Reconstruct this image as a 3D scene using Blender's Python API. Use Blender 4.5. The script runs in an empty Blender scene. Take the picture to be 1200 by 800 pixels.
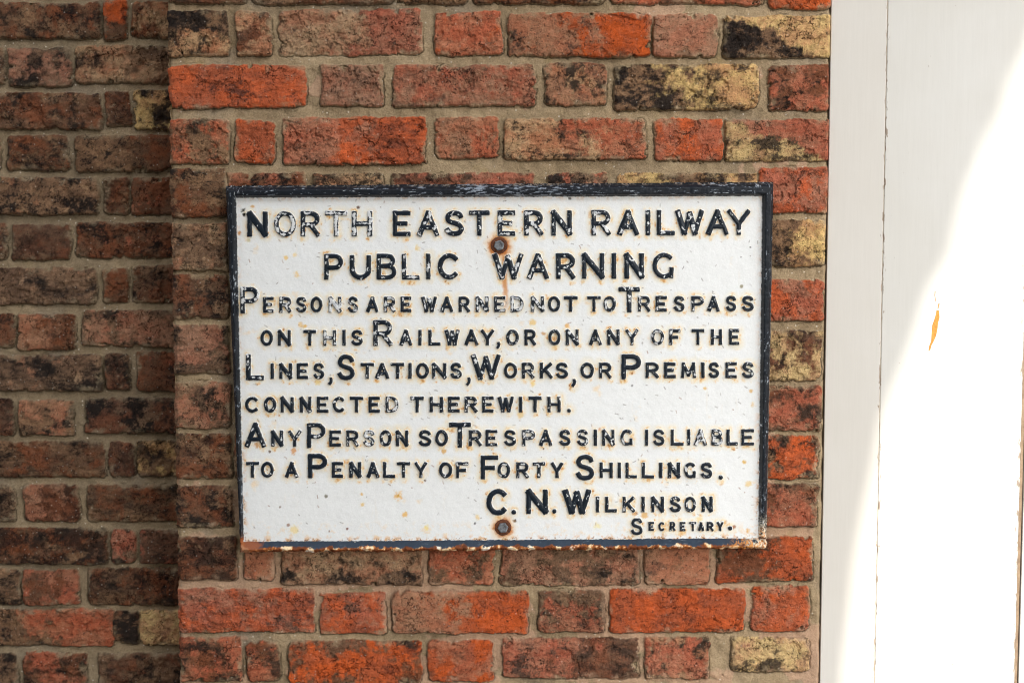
import bpy, math, random
import numpy as np
from mathutils import Vector

# ------------------------------------------------------------------ camera, sky, sun, exposure
scene = bpy.context.scene
R = math.radians
CAM_Y, Z0, PITCH, LENS = -2.4, 1.55, R(4.7), 54.0
CAM_Z = Z0 - CAM_Y * math.tan(PITCH)
cam_d = bpy.data.cameras.new('camera')
cam_d.lens = LENS; cam_d.sensor_width = 36.0
cam_d.clip_start = 0.05; cam_d.clip_end = 500
cam_d.dof.use_dof = True
cam_d.dof.focus_distance = 2.40
cam_d.dof.aperture_fstop = 4.5
cam = bpy.data.objects.new('camera', cam_d)
scene.collection.objects.link(cam)
cam.location = (0, CAM_Y, CAM_Z)
cam.rotation_euler = (R(90) - PITCH, 0, 0)
scene.camera = cam

SUN = Vector((0.30, -0.78, 0.55)).normalized()          # towards the sun
sun_el = math.asin(SUN.z); sun_az = math.atan2(SUN.x, SUN.y)
world = bpy.data.worlds.new('World'); scene.world = world
world.use_nodes = True
wn = world.node_tree.nodes; wl = world.node_tree.links
wn.clear()
wo = wn.new('ShaderNodeOutputWorld'); wb = wn.new('ShaderNodeBackground')
sk = wn.new('ShaderNodeTexSky'); sk.sky_type = 'NISHITA'; sk.sun_disc = False
sk.sun_elevation = sun_el; sk.sun_rotation = sun_az
sk.air_density = 1.0; sk.dust_density = 2.0; sk.ozone_density = 1.0
hs = wn.new('ShaderNodeHueSaturation'); hs.inputs['Saturation'].default_value = 0.22
wl.new(sk.outputs[0], hs.inputs['Color']); wl.new(hs.outputs[0], wb.inputs['Color'])
wb.inputs['Strength'].default_value = 0.15
wl.new(wb.outputs[0], wo.inputs['Surface'])

sl = bpy.data.lights.new('sun', 'SUN'); sl.energy = 2.0; sl.angle = R(0.5); sl.color = (1.0, 0.95, 0.86)
so = bpy.data.objects.new('sun', sl); scene.collection.objects.link(so)
so.rotation_euler = SUN.to_track_quat('Z', 'Y').to_euler()
so.location = SUN * 20

vs = scene.view_settings
vs.view_transform = 'Standard'; vs.look = 'None'; vs.gamma = 1.0; vs.use_curve_mapping = False
vs.exposure = 1.30
scene.render.engine = 'CYCLES'; scene.cycles.filter_width = 0.95
scene.cycles.max_bounces = 8; scene.cycles.diffuse_bounces = 4
scene.cycles.use_denoising = True

# ------------------------------------------------------------------ helpers
rng = np.random.default_rng(11)
F = 1200 * LENS / 36.0
cP, sP = math.cos(PITCH), math.sin(PITCH)

def wpt(u, v, y=0.0):
    """measured photo position -> world x, z on the plane at depth y"""
    a = (np.asarray(u, float) - 600) / F; b = (400 - np.asarray(v, float)) / F
    dy = cP + b * sP
    t = (y - CAM_Y) / dy
    return a * t, CAM_Z + (-sP + b * cP) * t

def lin(c):
    c = np.asarray(c, float) / 255.0
    return np.where(c <= 0.04045, c / 12.92, ((c + 0.055) / 1.055) ** 2.4)

def sm(a, b, x):
    t = np.clip((x - a) / (b - a), 0, 1)
    return t * t * (3 - 2 * t)

_ga = np.linspace(0, 2 * np.pi, 256, endpoint=False)
GX, GY = np.cos(_ga), np.sin(_ga)

def perlin(x, y, seed):
    xi = np.floor(x).astype(np.int64); yi = np.floor(y).astype(np.int64)
    xf = x - xi; yf = y - yi
    def g(ix, iy, dx, dy):
        h = (ix * 374761393 + iy * 668265263 + seed * 974634777) & 0xffffffff
        h = ((h ^ (h >> 13)) * 1274126177) & 0xffffffff
        k = ((h ^ (h >> 16)) >> 7) & 255
        return GX[k] * dx + GY[k] * dy
    u = xf * xf * xf * (xf * (xf * 6 - 15) + 10); v = yf * yf * yf * (yf * (yf * 6 - 15) + 10)
    a = g(xi, yi, xf, yf); b = g(xi + 1, yi, xf - 1, yf)
    c = g(xi, yi + 1, xf, yf - 1); d = g(xi + 1, yi + 1, xf - 1, yf - 1)
    return ((a + u * (b - a)) * (1 - v) + (c + u * (d - c)) * v) * 1.5

def fbm(x, y, f, o, seed, gain=0.5):
    r = 0.0; a = 1.0; n = 0.0
    for i in range(o):
        r = r + a * perlin(x * f + 17.3 * i, y * f - 9.1 * i, seed + i * 31)
        n += a * a; a *= gain; f *= 2.03
    return r / math.sqrt(n)

def ridge(x, y, f, o, seed):
    """1 on thin crack-like lines, 0 elsewhere"""
    r = 0.0; a = 1.0; n = 0.0
    for i in range(o):
        r = r + a * np.abs(perlin(x * f + 5.7 * i, y * f + 3.3 * i, seed + i * 17)); n += a; a *= 0.5; f *= 2.1
    return r / n

C = scene.collection.objects

def link(name, me, mat=None, parent=None):
    me.name = name
    o = bpy.data.objects.new(name, me); C.link(o)
    if mat is not None: me.materials.append(mat)
    if parent is not None: o.parent = parent
    return o

def tag(o, label=None, cat=None, kind=None, group=None):
    if label: o['label'] = label
    if cat: o['category'] = cat
    if kind: o['kind'] = kind
    if group: o['group'] = group
    return o

def empty(name, loc):
    o = bpy.data.objects.new(name, None); C.link(o); o.location = loc
    o.empty_display_size = 0.1
    return o

def raw_mesh(co, quads, col=None, gloss=None, smooth=True):
    me = bpy.data.meshes.new('mesh')
    nv, nf = len(co), len(quads)
    me.vertices.add(nv); me.vertices.foreach_set('co', np.ascontiguousarray(co, np.float32).ravel())
    me.loops.add(nf * 4); me.loops.foreach_set('vertex_index', np.ascontiguousarray(quads, np.int32).ravel())
    me.polygons.add(nf)
    me.polygons.foreach_set('loop_start', np.arange(0, nf * 4, 4, dtype=np.int32))
    me.update(calc_edges=True)
    me.polygons.foreach_set('use_smooth', np.full(nf, smooth, bool))
    if col is not None:
        at = me.attributes.new('Col', 'FLOAT_COLOR', 'POINT')
        rgba = np.ones((nv, 4), np.float32); rgba[:, :3] = np.clip(col, 0.004, 0.9)
        if gloss is not None: rgba[:, 3] = gloss
        at.data.foreach_set('color', rgba.ravel())
    me.update()
    return me

def grid_quads(nr, nc, keep=None):
    i = np.arange((nr - 1) * (nc - 1)); r = i // (nc - 1); c = i % (nc - 1)
    a = r * nc + c
    q = np.stack([a, a + 1, a + nc + 1, a + nc], 1)          # rows go up (z), columns go right (x): faces -Y
    if keep is not None: q = q[keep.ravel()]
    return q

def compact(co, quads, *arrs):
    used = np.unique(quads); remap = np.full(len(co), -1, np.int64); remap[used] = np.arange(len(used))
    return (co[used], remap[quads]) + tuple(a[used] for a in arrs)

def box_mesh(x0, x1, y0, y1, z0, z1, bev=0.002, seg=3):
    import bmesh
    bm = bmesh.new()
    bmesh.ops.create_cube(bm, size=1.0)
    for v in bm.verts:
        v.co = Vector((x0 + (v.co.x + .5) * (x1 - x0), y0 + (v.co.y + .5) * (y1 - y0), z0 + (v.co.z + .5) * (z1 - z0)))
    if bev: bmesh.ops.bevel(bm, geom=bm.edges[:], offset=bev, segments=seg, affect='EDGES', profile=0.5)
    me = bpy.data.meshes.new('mesh'); bm.to_mesh(me); bm.free()
    return me

# ------------------------------------------------------------------ materials
def new_mat(name):
    m = bpy.data.materials.new(name); m.use_nodes = True
    nt = m.node_tree; b = nt.nodes['Principled BSDF']
    return m, nt, b

def N(nt, t, **kw):
    n = nt.nodes.new(t)
    for k, v in kw.items(): setattr(n, k, v)
    return n

def noise(nt, co, scale, detail=4.0, rough=0.6):
    n = N(nt, 'ShaderNodeTexNoise'); n.inputs['Scale'].default_value = scale
    n.inputs['Detail'].default_value = detail; n.inputs['Roughness'].default_value = rough
    nt.links.new(co, n.inputs['Vector']); return n.outputs['Fac']

def mrange(nt, src, a, b, c, d):
    n = N(nt, 'ShaderNodeMapRange'); n.inputs[1].default_value = a; n.inputs[2].default_value = b
    n.inputs[3].default_value = c; n.inputs[4].default_value = d
    nt.links.new(src, n.inputs[0]); return n.outputs[0]

def attr_material(name, scale, amp, rough, bump, bump_scale, rough_from_alpha=False, spec=0.3):
    m, nt, b = new_mat(name); L = nt.links
    at = N(nt, 'ShaderNodeAttribute'); at.attribute_name = 'Col'
    tc = N(nt, 'ShaderNodeTexCoord'); co = tc.outputs['Object']
    n1 = noise(nt, co, scale, 5, 0.7)
    f = mrange(nt, n1, 0.3, 0.7, 1 - amp, 1 + amp)
    mul = N(nt, 'ShaderNodeVectorMath', operation='SCALE')
    L.new(at.outputs['Color'], mul.inputs[0]); L.new(f, mul.inputs['Scale'])
    L.new(mul.outputs[0], b.inputs['Base Color'])
    if rough_from_alpha: L.new(at.outputs['Alpha'], b.inputs['Roughness'])
    else: b.inputs['Roughness'].default_value = rough
    b.inputs['Specular IOR Level'].default_value = spec
    n2 = noise(nt, co, bump_scale, 4, 0.65)
    bp = N(nt, 'ShaderNodeBump'); bp.inputs['Strength'].default_value = bump; bp.inputs['Distance'].default_value = 0.001
    L.new(n2, bp.inputs['Height']); L.new(bp.outputs[0], b.inputs['Normal'])
    return m

def brick_material():
    m, nt, b = new_mat('weathered_brickwork'); L = nt.links
    at = N(nt, 'ShaderNodeAttribute'); at.attribute_name = 'Col'
    tc = N(nt, 'ShaderNodeTexCoord'); co = tc.outputs['Object']
    def math_(op, a, bb):
        n = N(nt, 'ShaderNodeMath', operation=op)
        for i, q in enumerate((a, bb)):
            if isinstance(q, (int, float)): n.inputs[i].default_value = q
            else: L.new(q, n.inputs[i])
        return n.outputs[0]
    brick = at.outputs['Alpha']
    fine = noise(nt, co, 800, 4, 0.75)
    f = mrange(nt, fine, 0.3, 0.7, 0.62, 1.38)
    # hairline cracks
    cn = noise(nt, co, 42, 7, 0.62)
    cr = mrange(nt, math_('ABSOLUTE', math_('SUBTRACT', cn, 0.5), 0), 0.004, 0.013, 1, 0)
    cmask = mrange(nt, noise(nt, co, 17, 2, 0.5), 0.46, 0.60, 0, 1)
    cr = math_('MULTIPLY', math_('MULTIPLY', cr, cmask), brick)
    # pits
    vo = N(nt, 'ShaderNodeTexVoronoi'); vo.inputs['Scale'].default_value = 260; L.new(co, vo.inputs['Vector'])
    pm = mrange(nt, noise(nt, co, 60, 3, 0.6), 0.47, 0.60, 0, 1)
    pit = math_('MULTIPLY', math_('MULTIPLY', mrange(nt, vo.outputs['Distance'], 0.16, 0.30, 1, 0), pm), brick)
    dark = math_('MAXIMUM', math_('MULTIPLY', cr, 0.80), math_('MULTIPLY', pit, 0.62))
    f2 = math_('MULTIPLY', f, math_('SUBTRACT', 1.0, dark))
    mul = N(nt, 'ShaderNodeVectorMath', operation='SCALE')
    L.new(at.outputs['Color'], mul.inputs[0]); L.new(f2, mul.inputs['Scale'])
    # pale lime grains
    v2 = N(nt, 'ShaderNodeTexVoronoi'); v2.inputs['Scale'].default_value = 150; L.new(co, v2.inputs['Vector'])
    sp = N(nt, 'ShaderNodeSeparateColor'); L.new(v2.outputs['Color'], sp.inputs[0])
    g = math_('MULTIPLY', mrange(nt, v2.outputs['Distance'], 0.10, 0.24, 1, 0), mrange(nt, sp.outputs[0], 0.80, 0.84, 0, 0.9))
    g = math_('MULTIPLY', g, mrange(nt, brick, 0, 1, 1.0, 0.3))
    mx = N(nt, 'ShaderNodeMix', data_type='RGBA'); mx.inputs['B'].default_value = (0.66, 0.60, 0.50, 1)
    L.new(mul.outputs[0], mx.inputs['A']); L.new(g, mx.inputs['Factor'])
    L.new(mx.outputs['Result'], b.inputs['Base Color'])
    b.inputs['Roughness'].default_value = 0.92; b.inputs['Specular IOR Level'].default_value = 0.12
    hgt = math_('SUBTRACT', noise(nt, co, 520, 5, 0.7), math_('MULTIPLY', dark, 1.3))
    bp = N(nt, 'ShaderNodeBump'); bp.inputs['Strength'].default_value = 0.9; bp.inputs['Distance'].default_value = 0.0012
    L.new(hgt, bp.inputs['Height']); L.new(bp.outputs[0], b.inputs['Normal'])
    return m
MAT_BRICK = brick_material()
MAT_SIGN = attr_material('painted_cast_iron', 500, 0.05, 0.4, 0.25, 420, True, 0.28)

def white_paint(seams, ca, cb):
    m, nt, b = new_mat('white_gloss_paint'); L = nt.links
    tc = N(nt, 'ShaderNodeTexCoord'); co = tc.outputs['Object']
    mp = N(nt, 'ShaderNodeMapping'); mp.inputs['Scale'].default_value = (1, 1, 0.06); L.new(co, mp.inputs['Vector'])
    mp2 = N(nt, 'ShaderNodeMapping'); mp2.inputs['Scale'].default_value = (1, 1, 0.22); L.new(co, mp2.inputs['Vector'])
    n1 = noise(nt, mp.outputs[0], 170, 5, 0.65)
    n2 = noise(nt, co, 4, 4, 0.6)
    mx = N(nt, 'ShaderNodeMix', data_type='RGBA')
    mx.inputs['A'].default_value = (*ca, 1); mx.inputs['B'].default_value = (*cb, 1)
    L.new(mrange(nt, n2, 0.35, 0.65, 0, 1), mx.inputs['Factor'])
    gr = N(nt, 'ShaderNodeVectorMath', operation='SCALE'); L.new(mx.outputs['Result'], gr.inputs[0])
    L.new(mrange(nt, n1, 0.3, 0.7, 0.985, 1.015), gr.inputs['Scale'])
    last = gr.outputs[0]
    def over(last, fac, c):
        q = N(nt, 'ShaderNodeMix', data_type='RGBA'); q.inputs['B'].default_value = (*c, 1)
        L.new(last, q.inputs['A']); L.new(fac, q.inputs['Factor']); return q.outputs['Result']
    n3 = noise(nt, co, 230, 2, 0.5)
    last = over(last, mrange(nt, n3, 0.77, 0.81, 0, 0.7), (0.25, 0.19, 0.14))
    # paint flaking off in slivers along the joints
    sx = N(nt, 'ShaderNodeSeparateXYZ'); L.new(co, sx.inputs[0])
    n4 = noise(nt, mp2.outputs[0], 240, 4, 0.6)
    for x, w in seams:
        d = N(nt, 'ShaderNodeMath', operation='SUBTRACT'); L.new(sx.outputs[0], d.inputs[0]); d.inputs[1].default_value = x
        ab = N(nt, 'ShaderNodeMath', operation='ABSOLUTE'); L.new(d.outputs[0], ab.inputs[0])
        near = mrange(nt, ab.outputs[0], 0.0, w, 1, 0)
        add = N(nt, 'ShaderNodeMath', operation='MULTIPLY_ADD'); L.new(near, add.inputs[0]); add.inputs[1].default_value = 0.26; L.new(n4, add.inputs[2])
        last = over(last, mrange(nt, add.outputs[0], 0.755, 0.80, 0, 0.8), (0.20, 0.13, 0.075))
    L.new(last, b.inputs['Base Color'])
    b.inputs['Roughness'].default_value = 0.45; b.inputs['Specular IOR Level'].default_value = 0.3
    bp = N(nt, 'ShaderNodeBump'); bp.inputs['Strength'].default_value = 0.12; bp.inputs['Distance'].default_value = 0.0015
    L.new(n1, bp.inputs['Height']); L.new(bp.outputs[0], b.inputs['Normal'])
    return m

def plain(name, c1, c2, scale, rough, metal=0.0, bump=0.3, bscale=None):
    m, nt, b = new_mat(name); L = nt.links
    tc = N(nt, 'ShaderNodeTexCoord'); co = tc.outputs['Object']
    n = noise(nt, co, scale, 5, 0.65)
    mx = N(nt, 'ShaderNodeMix', data_type='RGBA'); mx.inputs['A'].default_value = (*c1, 1); mx.inputs['B'].default_value = (*c2, 1)
    L.new(mrange(nt, n, 0.35, 0.65, 0, 1), mx.inputs['Factor']); L.new(mx.outputs['Result'], b.inputs['Base Color'])
    b.inputs['Roughness'].default_value = rough; b.inputs['Metallic'].default_value = metal
    bp = N(nt, 'ShaderNodeBump'); bp.inputs['Strength'].default_value = bump; bp.inputs['Distance'].default_value = 0.001
    n2 = noise(nt, co, bscale or scale * 2, 4, 0.6)
    L.new(n2, bp.inputs['Height']); L.new(bp.outputs[0], b.inputs['Normal'])
    return m

# ------------------------------------------------------------------ ground, and an added unseen building shaped to cast the shade
me = bpy.data.meshes.new('ground')
me.from_pydata([(-150, -150, 0), (150, -150, 0), (150, 150, 0), (-150, 150, 0)], [], [(0, 1, 2, 3)])
tag(link('ground', me, plain('stone_paving', (0.20, 0.18, 0.155), (0.15, 0.135, 0.12), 3, 0.9)), kind='structure')

edge_px = [(955, 1060), (966, 960), (976, 880), (987, 800), (1001, 665), (1013, 597), (1025, 545), (1029, 520), (1034, 490), (1050, 452),
           (1068, 408), (1081, 368), (1090, 340), (1103, 320), (1115, 302), (1122, 272), (1128, 244), (1136, 219), (1146, 198), (1155, 170),
           (1170, 148), (1180, 125), (1185, 98), (1200, 72), (1216, 30), (1245, -60), (1290, -180), (1345, -330)]
n = len(edge_px); shade_verge = []
for i, (u, v) in enumerate(edge_px):
    x, z = wpt(u, v, 0.012)
    t = 3.25 + 3.6 * (max(0.0, (1060 - v)) / 1390.0)
    shade_verge.append(Vector((float(x), 0.012, float(z))) + SUN * t)  # edge projected back along the sun from the wanted shade line
shade_house = tag(empty('added_shade_house', (-1.5, -3.6, 0)), 'added unseen building, shaped to cast the diagonal shade on the signed wall', 'shade_house')
vv = []; ff = []
for p in shade_verge:
    for dx, dz in ((0, 0), (-6.5, 0), (0, 0.09), (-6.5, 0.09)): vv.append((p.x + dx + 1.5, p.y + 3.6, p.z + dz))
for i in range(n - 1):
    a, b_ = 4 * i, 4 * i + 4
    ff += [(a, b_, b_ + 1, a + 1), (a + 2, a + 3, b_ + 3, b_ + 2), (a, a + 2, b_ + 2, b_), (a + 1, b_ + 1, b_ + 3, a + 3)]
ff += [(0, 1, 3, 2), (4 * n - 4, 4 * n - 2, 4 * n - 1, 4 * n - 3)]
me = bpy.data.meshes.new('shade_roof'); me.from_pydata(vv, [], ff)
link('shade_roof', me, plain('slate', (0.07, 0.075, 0.085), (0.11, 0.11, 0.115), 6, 0.6), shade_house)
link('wall', box_mesh(-3.4, 2.4, 0.3, 0.6, 0, 2.9, 0), plain('pale_bounce_render', (0.55, 0.52, 0.45), (0.46, 0.43, 0.37), 8, 0.9), shade_house)  # wall of the added building, kept pale to bounce light evenly

# ------------------------------------------------------------------ brickwork
PAL = {  # base, second tint, soot: as the brick looks in even light
    'O': ((174, 81, 41), (150, 78, 50), (76, 48, 40), 0.30),
    'R': ((154, 84, 60), (148, 98, 74), (76, 56, 46), 0.32),
    'M': ((144, 106, 82), (148, 96, 72), (72, 56, 47), 0.34),
    'B': ((160, 130, 98), (150, 102, 74), (42, 35, 30), 0.58),
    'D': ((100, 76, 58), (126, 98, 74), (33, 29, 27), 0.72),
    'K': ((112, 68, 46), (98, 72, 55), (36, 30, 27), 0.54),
    'Y': ((186, 158, 106), (168, 128, 90), (60, 50, 40), 0.38),
}
PAL = {k: (lin(v[0]), lin(v[1]), lin(v[2]), v[3]) for k, v in PAL.items()}

def face_colour(k, x, z, s):
    b, a, d, soot = PAL[k]
    r_ = np.random.default_rng(s)
    an = r_.uniform(0.45, 1.1); q = r_.uniform(0.55, 1.5); x = x * q; z = z * q; amt = r_.uniform(0.55, 1.0)
    fine = fbm(x, z, 260 / q, 3, s + 3, 0.8)
    m1 = sm(-0.55, 0.65, fbm(x * an, z, 22, 6, s, 0.7) + 0.25 * fine)[..., None]
    c = b * (1 - m1) + a * m1
    big = fbm(x * an, z, 13, 2, s + 4)
    st = fbm(x * an, z, 30, 6, s + 5, 0.78) + 0.55 * big + 0.3 * fine
    c0 = (0.62 - 1.25 * soot) + r_.normal(0, 0.2)
    m2 = sm(c0, c0 + r_.uniform(0.5, 1.1), st) * (0.95 if k in 'BDY' else amt)
    m2 = m2[..., None]
    c = c * (1 - m2) + d * m2
    # crumbly dark veins running over the face
    vn = ridge(x * an, z, 34, 5, s + 8)
    vm = (sm(0.13, 0.03, vn) * sm(-0.1, 0.6, big + 0.4 * st) * (0.6 if k in 'BDY' else 0.35))[..., None]
    c = c * (1 - vm) + d * 0.8 * vm
    return c * (1 + 0.17 * fine)[..., None]

def brick_colour(spec, x, z, ux, uz, s):
    """ux, uz: -1..1 across the brick"""
    if len(spec) == 1:
        mate = {'O': 'RMRO', 'R': 'MKOO', 'M': 'RBD', 'B': 'MDR', 'D': 'KMB', 'K': 'DRM', 'Y': 'BM'}[spec]
        mate = mate[(s // 7) % len(mate)]
        nz = fbm(x, z, 28, 6, s + 33, 0.74)
        m = (sm(0.25, 0.75, nz) * 0.75)[..., None]
        c = face_colour(spec, x, z, s) * (1 - m) + face_colour(mate, x, z, s + 19) * m
    else:
        a, op, b = spec[0], spec[1], spec[2]
        nz = fbm(x, z, 17, 6, s + 77, 0.72)
        if op == '>': m = sm(-0.25, 0.25, ux + 0.75 * nz)
        elif op == '^': m = sm(-0.12, 0.16, -uz + 0.8 * nz)
        elif op == '\\': m = sm(-0.08, 0.1, -uz * 0.8 - ux * 0.9 + 0.4 * nz)
        else: m = sm(-0.2, 0.35, nz + 0.05)
        m = m[..., None]
        c = face_colour(a, x, z, s) * (1 - m) + face_colour(b, x, z, s + 9) * m
    return c

def build_wall(xs, zs, bricks, dim, mort, mort2, seed, mort_h):
    X, Z = np.meshgrid(xs, zs)
    sh = X.shape
    D = np.full(sh, -0.02); HB = np.zeros(sh)
    # mortar
    m1 = sm(-0.5, 0.5, fbm(X, Z, 6, 4, seed + 1))[..., None]
    col = lin(mort) * (1 - m1) + lin(mort2) * m1
    grit = fbm(X, Z, 330, 3, seed + 2, 0.8)
    mid = fbm(X, Z, 60, 4, seed + 3)
    lump = fbm(X, Z, 22, 3, seed + 6)
    col = col * (1 + 0.16 * mid + 0.16 * grit)[..., None]
    # pinkish repointed patches with a clean outline
    gm = sm(0.1, 0.9, fbm(X, Z, 5.5, 5, seed + 15, 0.6))[..., None] * 0.6
    col = col * (1 - gm) + lin((128, 118, 104)) * gm
    hole = sm(0.95, 1.15, fbm(X, Z, 46, 4, seed + 16, 0.6))
    col = col * (1 - 0.55 * hole[..., None])
    dk_ = sm(0.2, 1.2, fbm(X, Z, 16, 5, seed + 14, 0.65))[..., None] * 0.45
    col = col * (1 - dk_) + lin((84, 72, 54)) * dk_
    pk = sm(0.55, 0.64, fbm(X, Z, 9, 5, seed + 12) + 0.6 * sm(1.40, 1.2, Z) - (2 if seed == 8 else 0))[..., None] * 0.6
    col = col * (1 - pk) + lin((176, 142, 118)) * (1 + 0.06 * mid)[..., None] * pk
    moss = sm(0.55, 0.95, fbm(X, Z, 11, 4, seed + 21))[..., None] * 0.45
    col = col * (1 - moss) + lin((128, 112, 62)) * moss
    mh = mort_h + 0.0022 * lump + 0.0013 * mid + 0.0006 * grit + pk[..., 0] * 0.0015 - 0.004 * hole
    h = mh.copy()
    # shared noises for brick edges and faces
    wx = fbm(X, Z, 26, 3, seed + 30) * 0.0038 + fbm(X, Z, 150, 3, seed + 31, 0.7) * 0.0013
    wz = fbm(X, Z, 26, 3, seed + 32) * 0.0029 + fbm(X, Z, 150, 3, seed + 33, 0.7) * 0.0013
    rough = fbm(X, Z, 75, 5, seed + 34, 0.62)
    pits = fbm(X, Z, 190, 3, seed + 35, 0.7)
    cr = ridge(X, Z, 26, 4, seed + 36)
    crm = sm(0.0, 0.5, fbm(X, Z, 13, 2, seed + 37))
    drag = fbm(X * 0.35, Z, 120, 4, seed + 38, 0.65)
    chip = fbm(X, Z, 48, 3, seed + 39)
    for i, (x0, x1, z0, z1, spec) in enumerate(bricks):
        r_ = np.random.default_rng(seed * 1000 + i)
        c0 = max(np.searchsorted(xs, x0 - 0.012) - 1, 0); c1 = min(np.searchsorted(xs, x1 + 0.012) + 1, len(xs))
        a0 = max(np.searchsorted(zs, z0 - 0.012) - 1, 0); a1 = min(np.searchsorted(zs, z1 + 0.012) + 1, len(zs))
        if c1 - c0 < 2 or a1 - a0 < 2: continue
        w = (slice(a0, a1), slice(c0, c1))
        x = X[w]; z = Z[w]
        cx, cz, hx, hz = (x0 + x1) / 2, (z0 + z1) / 2, (x1 - x0) / 2, (z1 - z0) / 2
        ang = r_.normal(0, 0.006)
        px = (x - cx) + (z - cz) * ang + wx[w]; pz = (z - cz) - (x - cx) * ang + wz[w]
        rad = r_.uniform(0.004, 0.010)
        qx = np.abs(px) - (hx - rad); qz = np.abs(pz) - (hz - rad)
        d = rad - np.hypot(np.maximum(qx, 0), np.maximum(qz, 0)) - np.minimum(np.maximum(qx, qz), 0)
        d = d - np.maximum(chip[w] - 0.4, 0) * 0.014
        hb = r_.normal(0.0, 0.0012) + (x - cx) * r_.normal(0, 0.012) + (z - cz) * r_.normal(0, 0.025)
        sever = r_.uniform(0.6, 1.5)
        hb = hb + sever * (0.0013 * rough[w] + 0.0008 * lump[w] * 1.2) + 0.0006 * drag[w]
        fn = fbm(x, z, r_.uniform(16, 30), 5, seed + 400 + i, 0.62)
        th = 0.75 - 0.45 * sever
        spall = sm(th, th + 0.07, fn) * sm(0.55, 0.9, sever)
        hb = hb - spall * r_.uniform(0.0012, 0.0030) - 0.0007 * sm(th - 0.5, th - 0.43, fn)
        rim_ = sm(0.09, 0.0, np.abs(fn - th - 0.01)) * sm(0.55, 0.9, sever)
        pm = sm(0.55, 0.85, pits[w] + 0.25 * rough[w])
        hb = hb - 0.0012 * pm
        cm = sm(0.060, 0.020, cr[w]) * crm[w] * sm(0.5, 0.9, sever)
        hb = hb - 0.0028 * cm
        e = sm(-0.0004, 0.0024, d)
        e2 = sm(0.0, 0.009, d)
        bh = hb - 0.0013 * (1 - e2)
        hh = mh[w] * (1 - e) + np.maximum(bh, mh[w] - 0.001) * e
        ux = (x - cx) / hx; uz = (z - cz) / hz
        cc = brick_colour(spec, x, z, ux, uz, seed * 50 + i * 7)
        tint = 1 + r_.normal(0, 0.05)
        gy = cc.mean(-1, keepdims=True); cc = gy + (cc - gy) * r_.uniform(0.90, 1.04)
        cc = cc * tint * (1 + 0.18 * rough[w] + 0.14 * drag[w])[..., None]
        dk = np.clip(0.75 * pm + 0.9 * cm + 0.4 * rim_ * (0.5 + rough[w]), 0, 0.92)[..., None]
        cc = cc * (1 - dk) + lin((48, 36, 32)) * dk
        # lime bloom and mortar smear
        lim = sm(0.95, 1.35, fbm(x, z, 55, 4, seed + 61 + i, 0.7))[..., None] * 0.4
        cc = cc * (1 - lim) + lin((188, 168, 142)) * lim
        smear = (sm(0.010, 0.0005, d + 0.006 * rough[w] + 0.002 * drag[w]) * sm(-0.1, 0.6, lump[w] + 0.2 * mid[w]) * 0.8)[..., None]
        cc = cc * (1 - smear) + col[w] * smear
        me_ = sm(0.0002, 0.0016, d)[..., None]
        gap_shade = (sm(0.0015, 0.0, np.abs(d + 0.0004)) * sm(-0.35, 0.45, 0.5 + lump[w] * 0.6 + mid[w] * 0.7 - 0.75 * uz - 0.25))
        hh = hh - 0.0022 * gap_shade
        better = d > D[w]
        newc = col[w] * (1 - me_) + cc * me_
        gap_shade = (gap_shade * 0.7)[..., None]
        newc = newc * (1 - gap_shade) + lin((44, 36, 28)) * gap_shade  # crevice dirt, with shade under the brick painted into the colour
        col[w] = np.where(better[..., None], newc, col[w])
        h[w] = np.where(better, hh, h[w])
        D[w] = np.maximum(D[w], d)
    # white lime flecks and splashes
    fl = sm(1.22, 1.42, fbm(X, Z, 130, 3, seed + 70, 0.6) + 0.25 * (D < 0.001))[..., None]
    col = col * (1 - fl) + lin((226, 218, 200)) * fl
    h = h + fl[..., 0] * 0.0008
    return X, Z, h, col * dim / 0.85, sm(0.0, 0.0016, D)

def from_px(rows, y):
    out = []
    for v0, v1, items in rows:
        for it in items:
            u0, u1, spec = it[:3]
            a0, a1 = (v0 + it[3], v1 + it[4]) if len(it) > 3 else (v0, v1)
            um, vm = (u0 + u1) / 2, (a0 + a1) / 2
            x0, _ = wpt(u0, vm, y); x1, _ = wpt(u1, vm, y)
            _, z1 = wpt(um, a0, y); _, z0 = wpt(um, a1, y)
            g = 2.0 * 2.4 / F
            out.append((float(x0) - g, float(x1) + g, float(z0) - g, float(z1) + g, spec))
    return out

def bond(x0, x1, z_from, z_to, pitch, up, specs, seed, ph=0):
    """more courses of the same Flemish bond, outside the photo"""
    r_ = random.Random(seed); out = []; z = z_from; k = ph
    while (z < z_to) if up else (z > z_to):
        za, zb = (z, z + pitch - 0.017) if up else (z - pitch + 0.017, z)
        x = x0 - (0.0 if k % 2 else 0.17)
        j = 0
        while x < x1:
            wd = 0.218 if j % 2 == 0 else 0.098
            out.append((max(x, x0 - 0.002), min(x + wd, x1), za + r_.uniform(-.002, .002), zb + r_.uniform(-.002, .002), r_.choice(specs)))
            x += wd + 0.017; j += 1
        z += pitch if up else -pitch; k += 1
    return [b for b in out if b[1] - b[0] > 0.02]

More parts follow.
